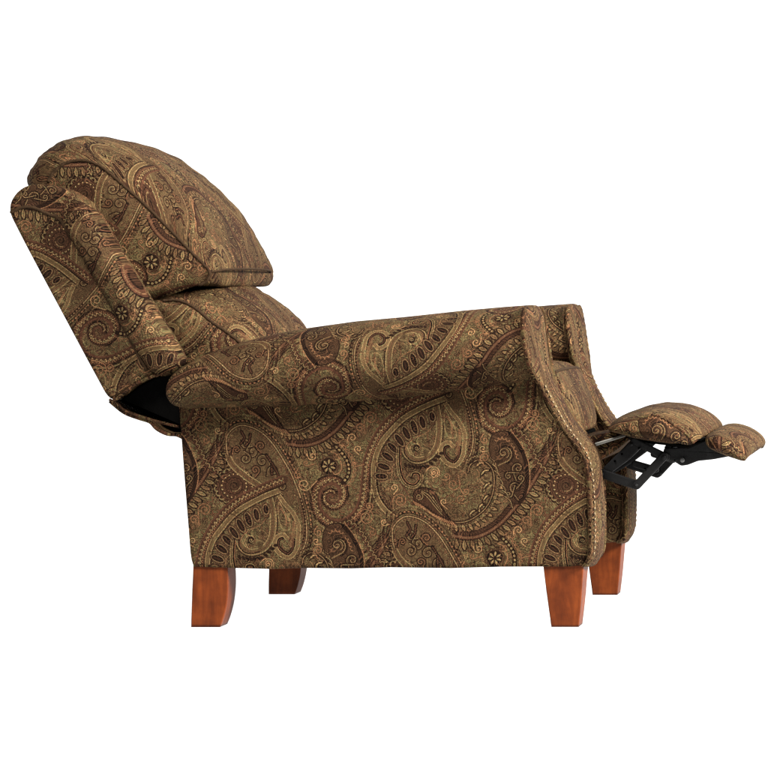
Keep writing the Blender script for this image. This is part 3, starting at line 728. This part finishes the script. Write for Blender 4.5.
# cloth apron between seat and footrest
ap = slab('apron', spline(SN([(570,442),(590,436),(610,432),(632,431),(636,434),(630,440),(620,448),(608,456),(596,462),(574,466)], .25), 60, True), .22, WID-.22, 3, FAB, root, off=(.3,.2))
ap['label'] = 'cloth apron hanging between seat and footrest'
slab('zip_rail', polyr(SN([(588,445),(625,434),(625.5,436.5),(589,448.5)], .21), .6), .208, .222, .5, GREYM, ap, rings=2)

# legs ------------------------------------------------------------------------------
def leg(levels, Y0):
    """levels: (y, x_left, x_right, near depth, far depth) from top to foot"""
    V, F, c = [], [], 0; n = None
    L = spline(levels, 22)
    for y, xl, xr, a, b in L:
        r = 1.3; ring = []
        for cx, cy, sx, sy in ((xl,a,1,1),(xr,a,-1,1),(xr,b,-1,-1),(xl,b,1,-1)):
            arc = [(0,1),(.3,.3),(1,0)]
            if (sx, sy) in ((-1,1),(1,-1)): arc = arc[::-1]
            for p_, q_ in arc: ring.append(U(cx+sx*p_*r, y, Y0+cy+sy*q_*r/500))
        V += ring; n = len(ring)
    for k in range(len(L)-1):
        for i in range(n): F.append((k*n+i, k*n+(i+1) % n, (k+1)*n+(i+1) % n, (k+1)*n+i))
    F.append(tuple(range(n))); F.append(tuple(range((len(L)-1)*n, len(L)*n)))
    o = mk('leg', V, F, WOOD, root, smooth=True)
    md = o.modifiers.new('w', 'WEIGHTED_NORMAL')
    return o
FL = [(562,542,583.5,0,.085),(580,544,582,.002,.083),(605,547,580,.006,.079),(628.5,550,577.5,.010,.075)]
RL = [(562,192,226,0,.072),(575,191.7,227,0,.072),(590,191,227,.0,.072),(605,190.5,225.5,.0,.07),(618,190,222.5,.0,.068),(627.6,189.8,219,.0,.066)]
for L_, d in ((FL, .085), (RL, .072)):
    leg(L_, .008); leg([(y, a, b, d-f, d-e) for y, a, b, e, f in L_], WID-.008-d)

root.location = (0, WID/2, 0)
for o in root.children: o.matrix_parent_inverse.translation = (0, -WID/2, 0)

# ---------------------------------------------------------------- added glowing sweep, lamps, camera
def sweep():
    m, nt, b = new_mat('glowing_white_sweep'); n = noise(nt, 2, 2)
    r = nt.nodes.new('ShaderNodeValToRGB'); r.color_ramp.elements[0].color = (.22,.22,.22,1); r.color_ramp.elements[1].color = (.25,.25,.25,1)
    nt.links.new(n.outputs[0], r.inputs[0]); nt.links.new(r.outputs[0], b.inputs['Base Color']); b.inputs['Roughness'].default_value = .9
    b.inputs['Emission Color'].default_value = (1,1,1,1); b.inputs['Emission Strength'].default_value = BACK_GLOW  # emission added so floor and wall clip to white without chair shadows
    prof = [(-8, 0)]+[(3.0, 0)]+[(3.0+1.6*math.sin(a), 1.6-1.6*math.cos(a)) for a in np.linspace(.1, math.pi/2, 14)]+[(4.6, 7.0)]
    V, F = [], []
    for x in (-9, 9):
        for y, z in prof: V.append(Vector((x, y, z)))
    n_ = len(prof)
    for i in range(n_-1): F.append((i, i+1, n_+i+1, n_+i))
    o = mk('glowing_backdrop', V, F, m, None, recalc=False); o['kind'] = 'structure'; return o
BACK_GLOW = 1.0
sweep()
w_ = bpy.data.worlds.new('World'); scene.world = w_; w_.use_nodes = True
bg = w_.node_tree.nodes['Background']; bg.inputs[0].default_value = (1, .99, .97, 1); bg.inputs[1].default_value = .06
def area(name, loc, target, size, power, col=(1, 1, 1)):
    l = bpy.data.lights.new(name, 'AREA'); l.shape = 'RECTANGLE'; l.size, l.size_y = size; l.energy = power; l.color = col
    o = bpy.data.objects.new(name, l); COL.objects.link(o); o.location = loc
    o.rotation_euler = (Vector(target)-Vector(loc)).to_track_quat('-Z', 'Y').to_euler(); return o
area('softbox_lamp', (4.2, -1.2, 2.5), (.1, .35, .6), (1.4, 1.4), 1500, (1, .955, .88))
area('softbox_lamp', (-.6, -3.2, 4.2), (0, .2, .5), (1.5, 1.5), 600, (1, .965, .91))
cam = bpy.data.cameras.new('camera'); co = bpy.data.objects.new('camera', cam); COL.objects.link(co); scene.camera = co
co.location = (CAMX, CAMY, CAMZ); co.rotation_euler = (rad(90), 0, 0)
cam.sensor_width = 36; cam.lens = 3250/768*36; cam.shift_x = -(985-384)/768; cam.shift_y = -(384-290)/768; cam.clip_end = 100; cam.clip_start = .1
vs = scene.view_settings; vs.view_transform = 'Standard'; vs.look = 'None'; vs.exposure = 0; vs.gamma = 1
scene.render.engine = 'CYCLES'; scene.cycles.use_denoising = True; scene.cycles.max_bounces = 6
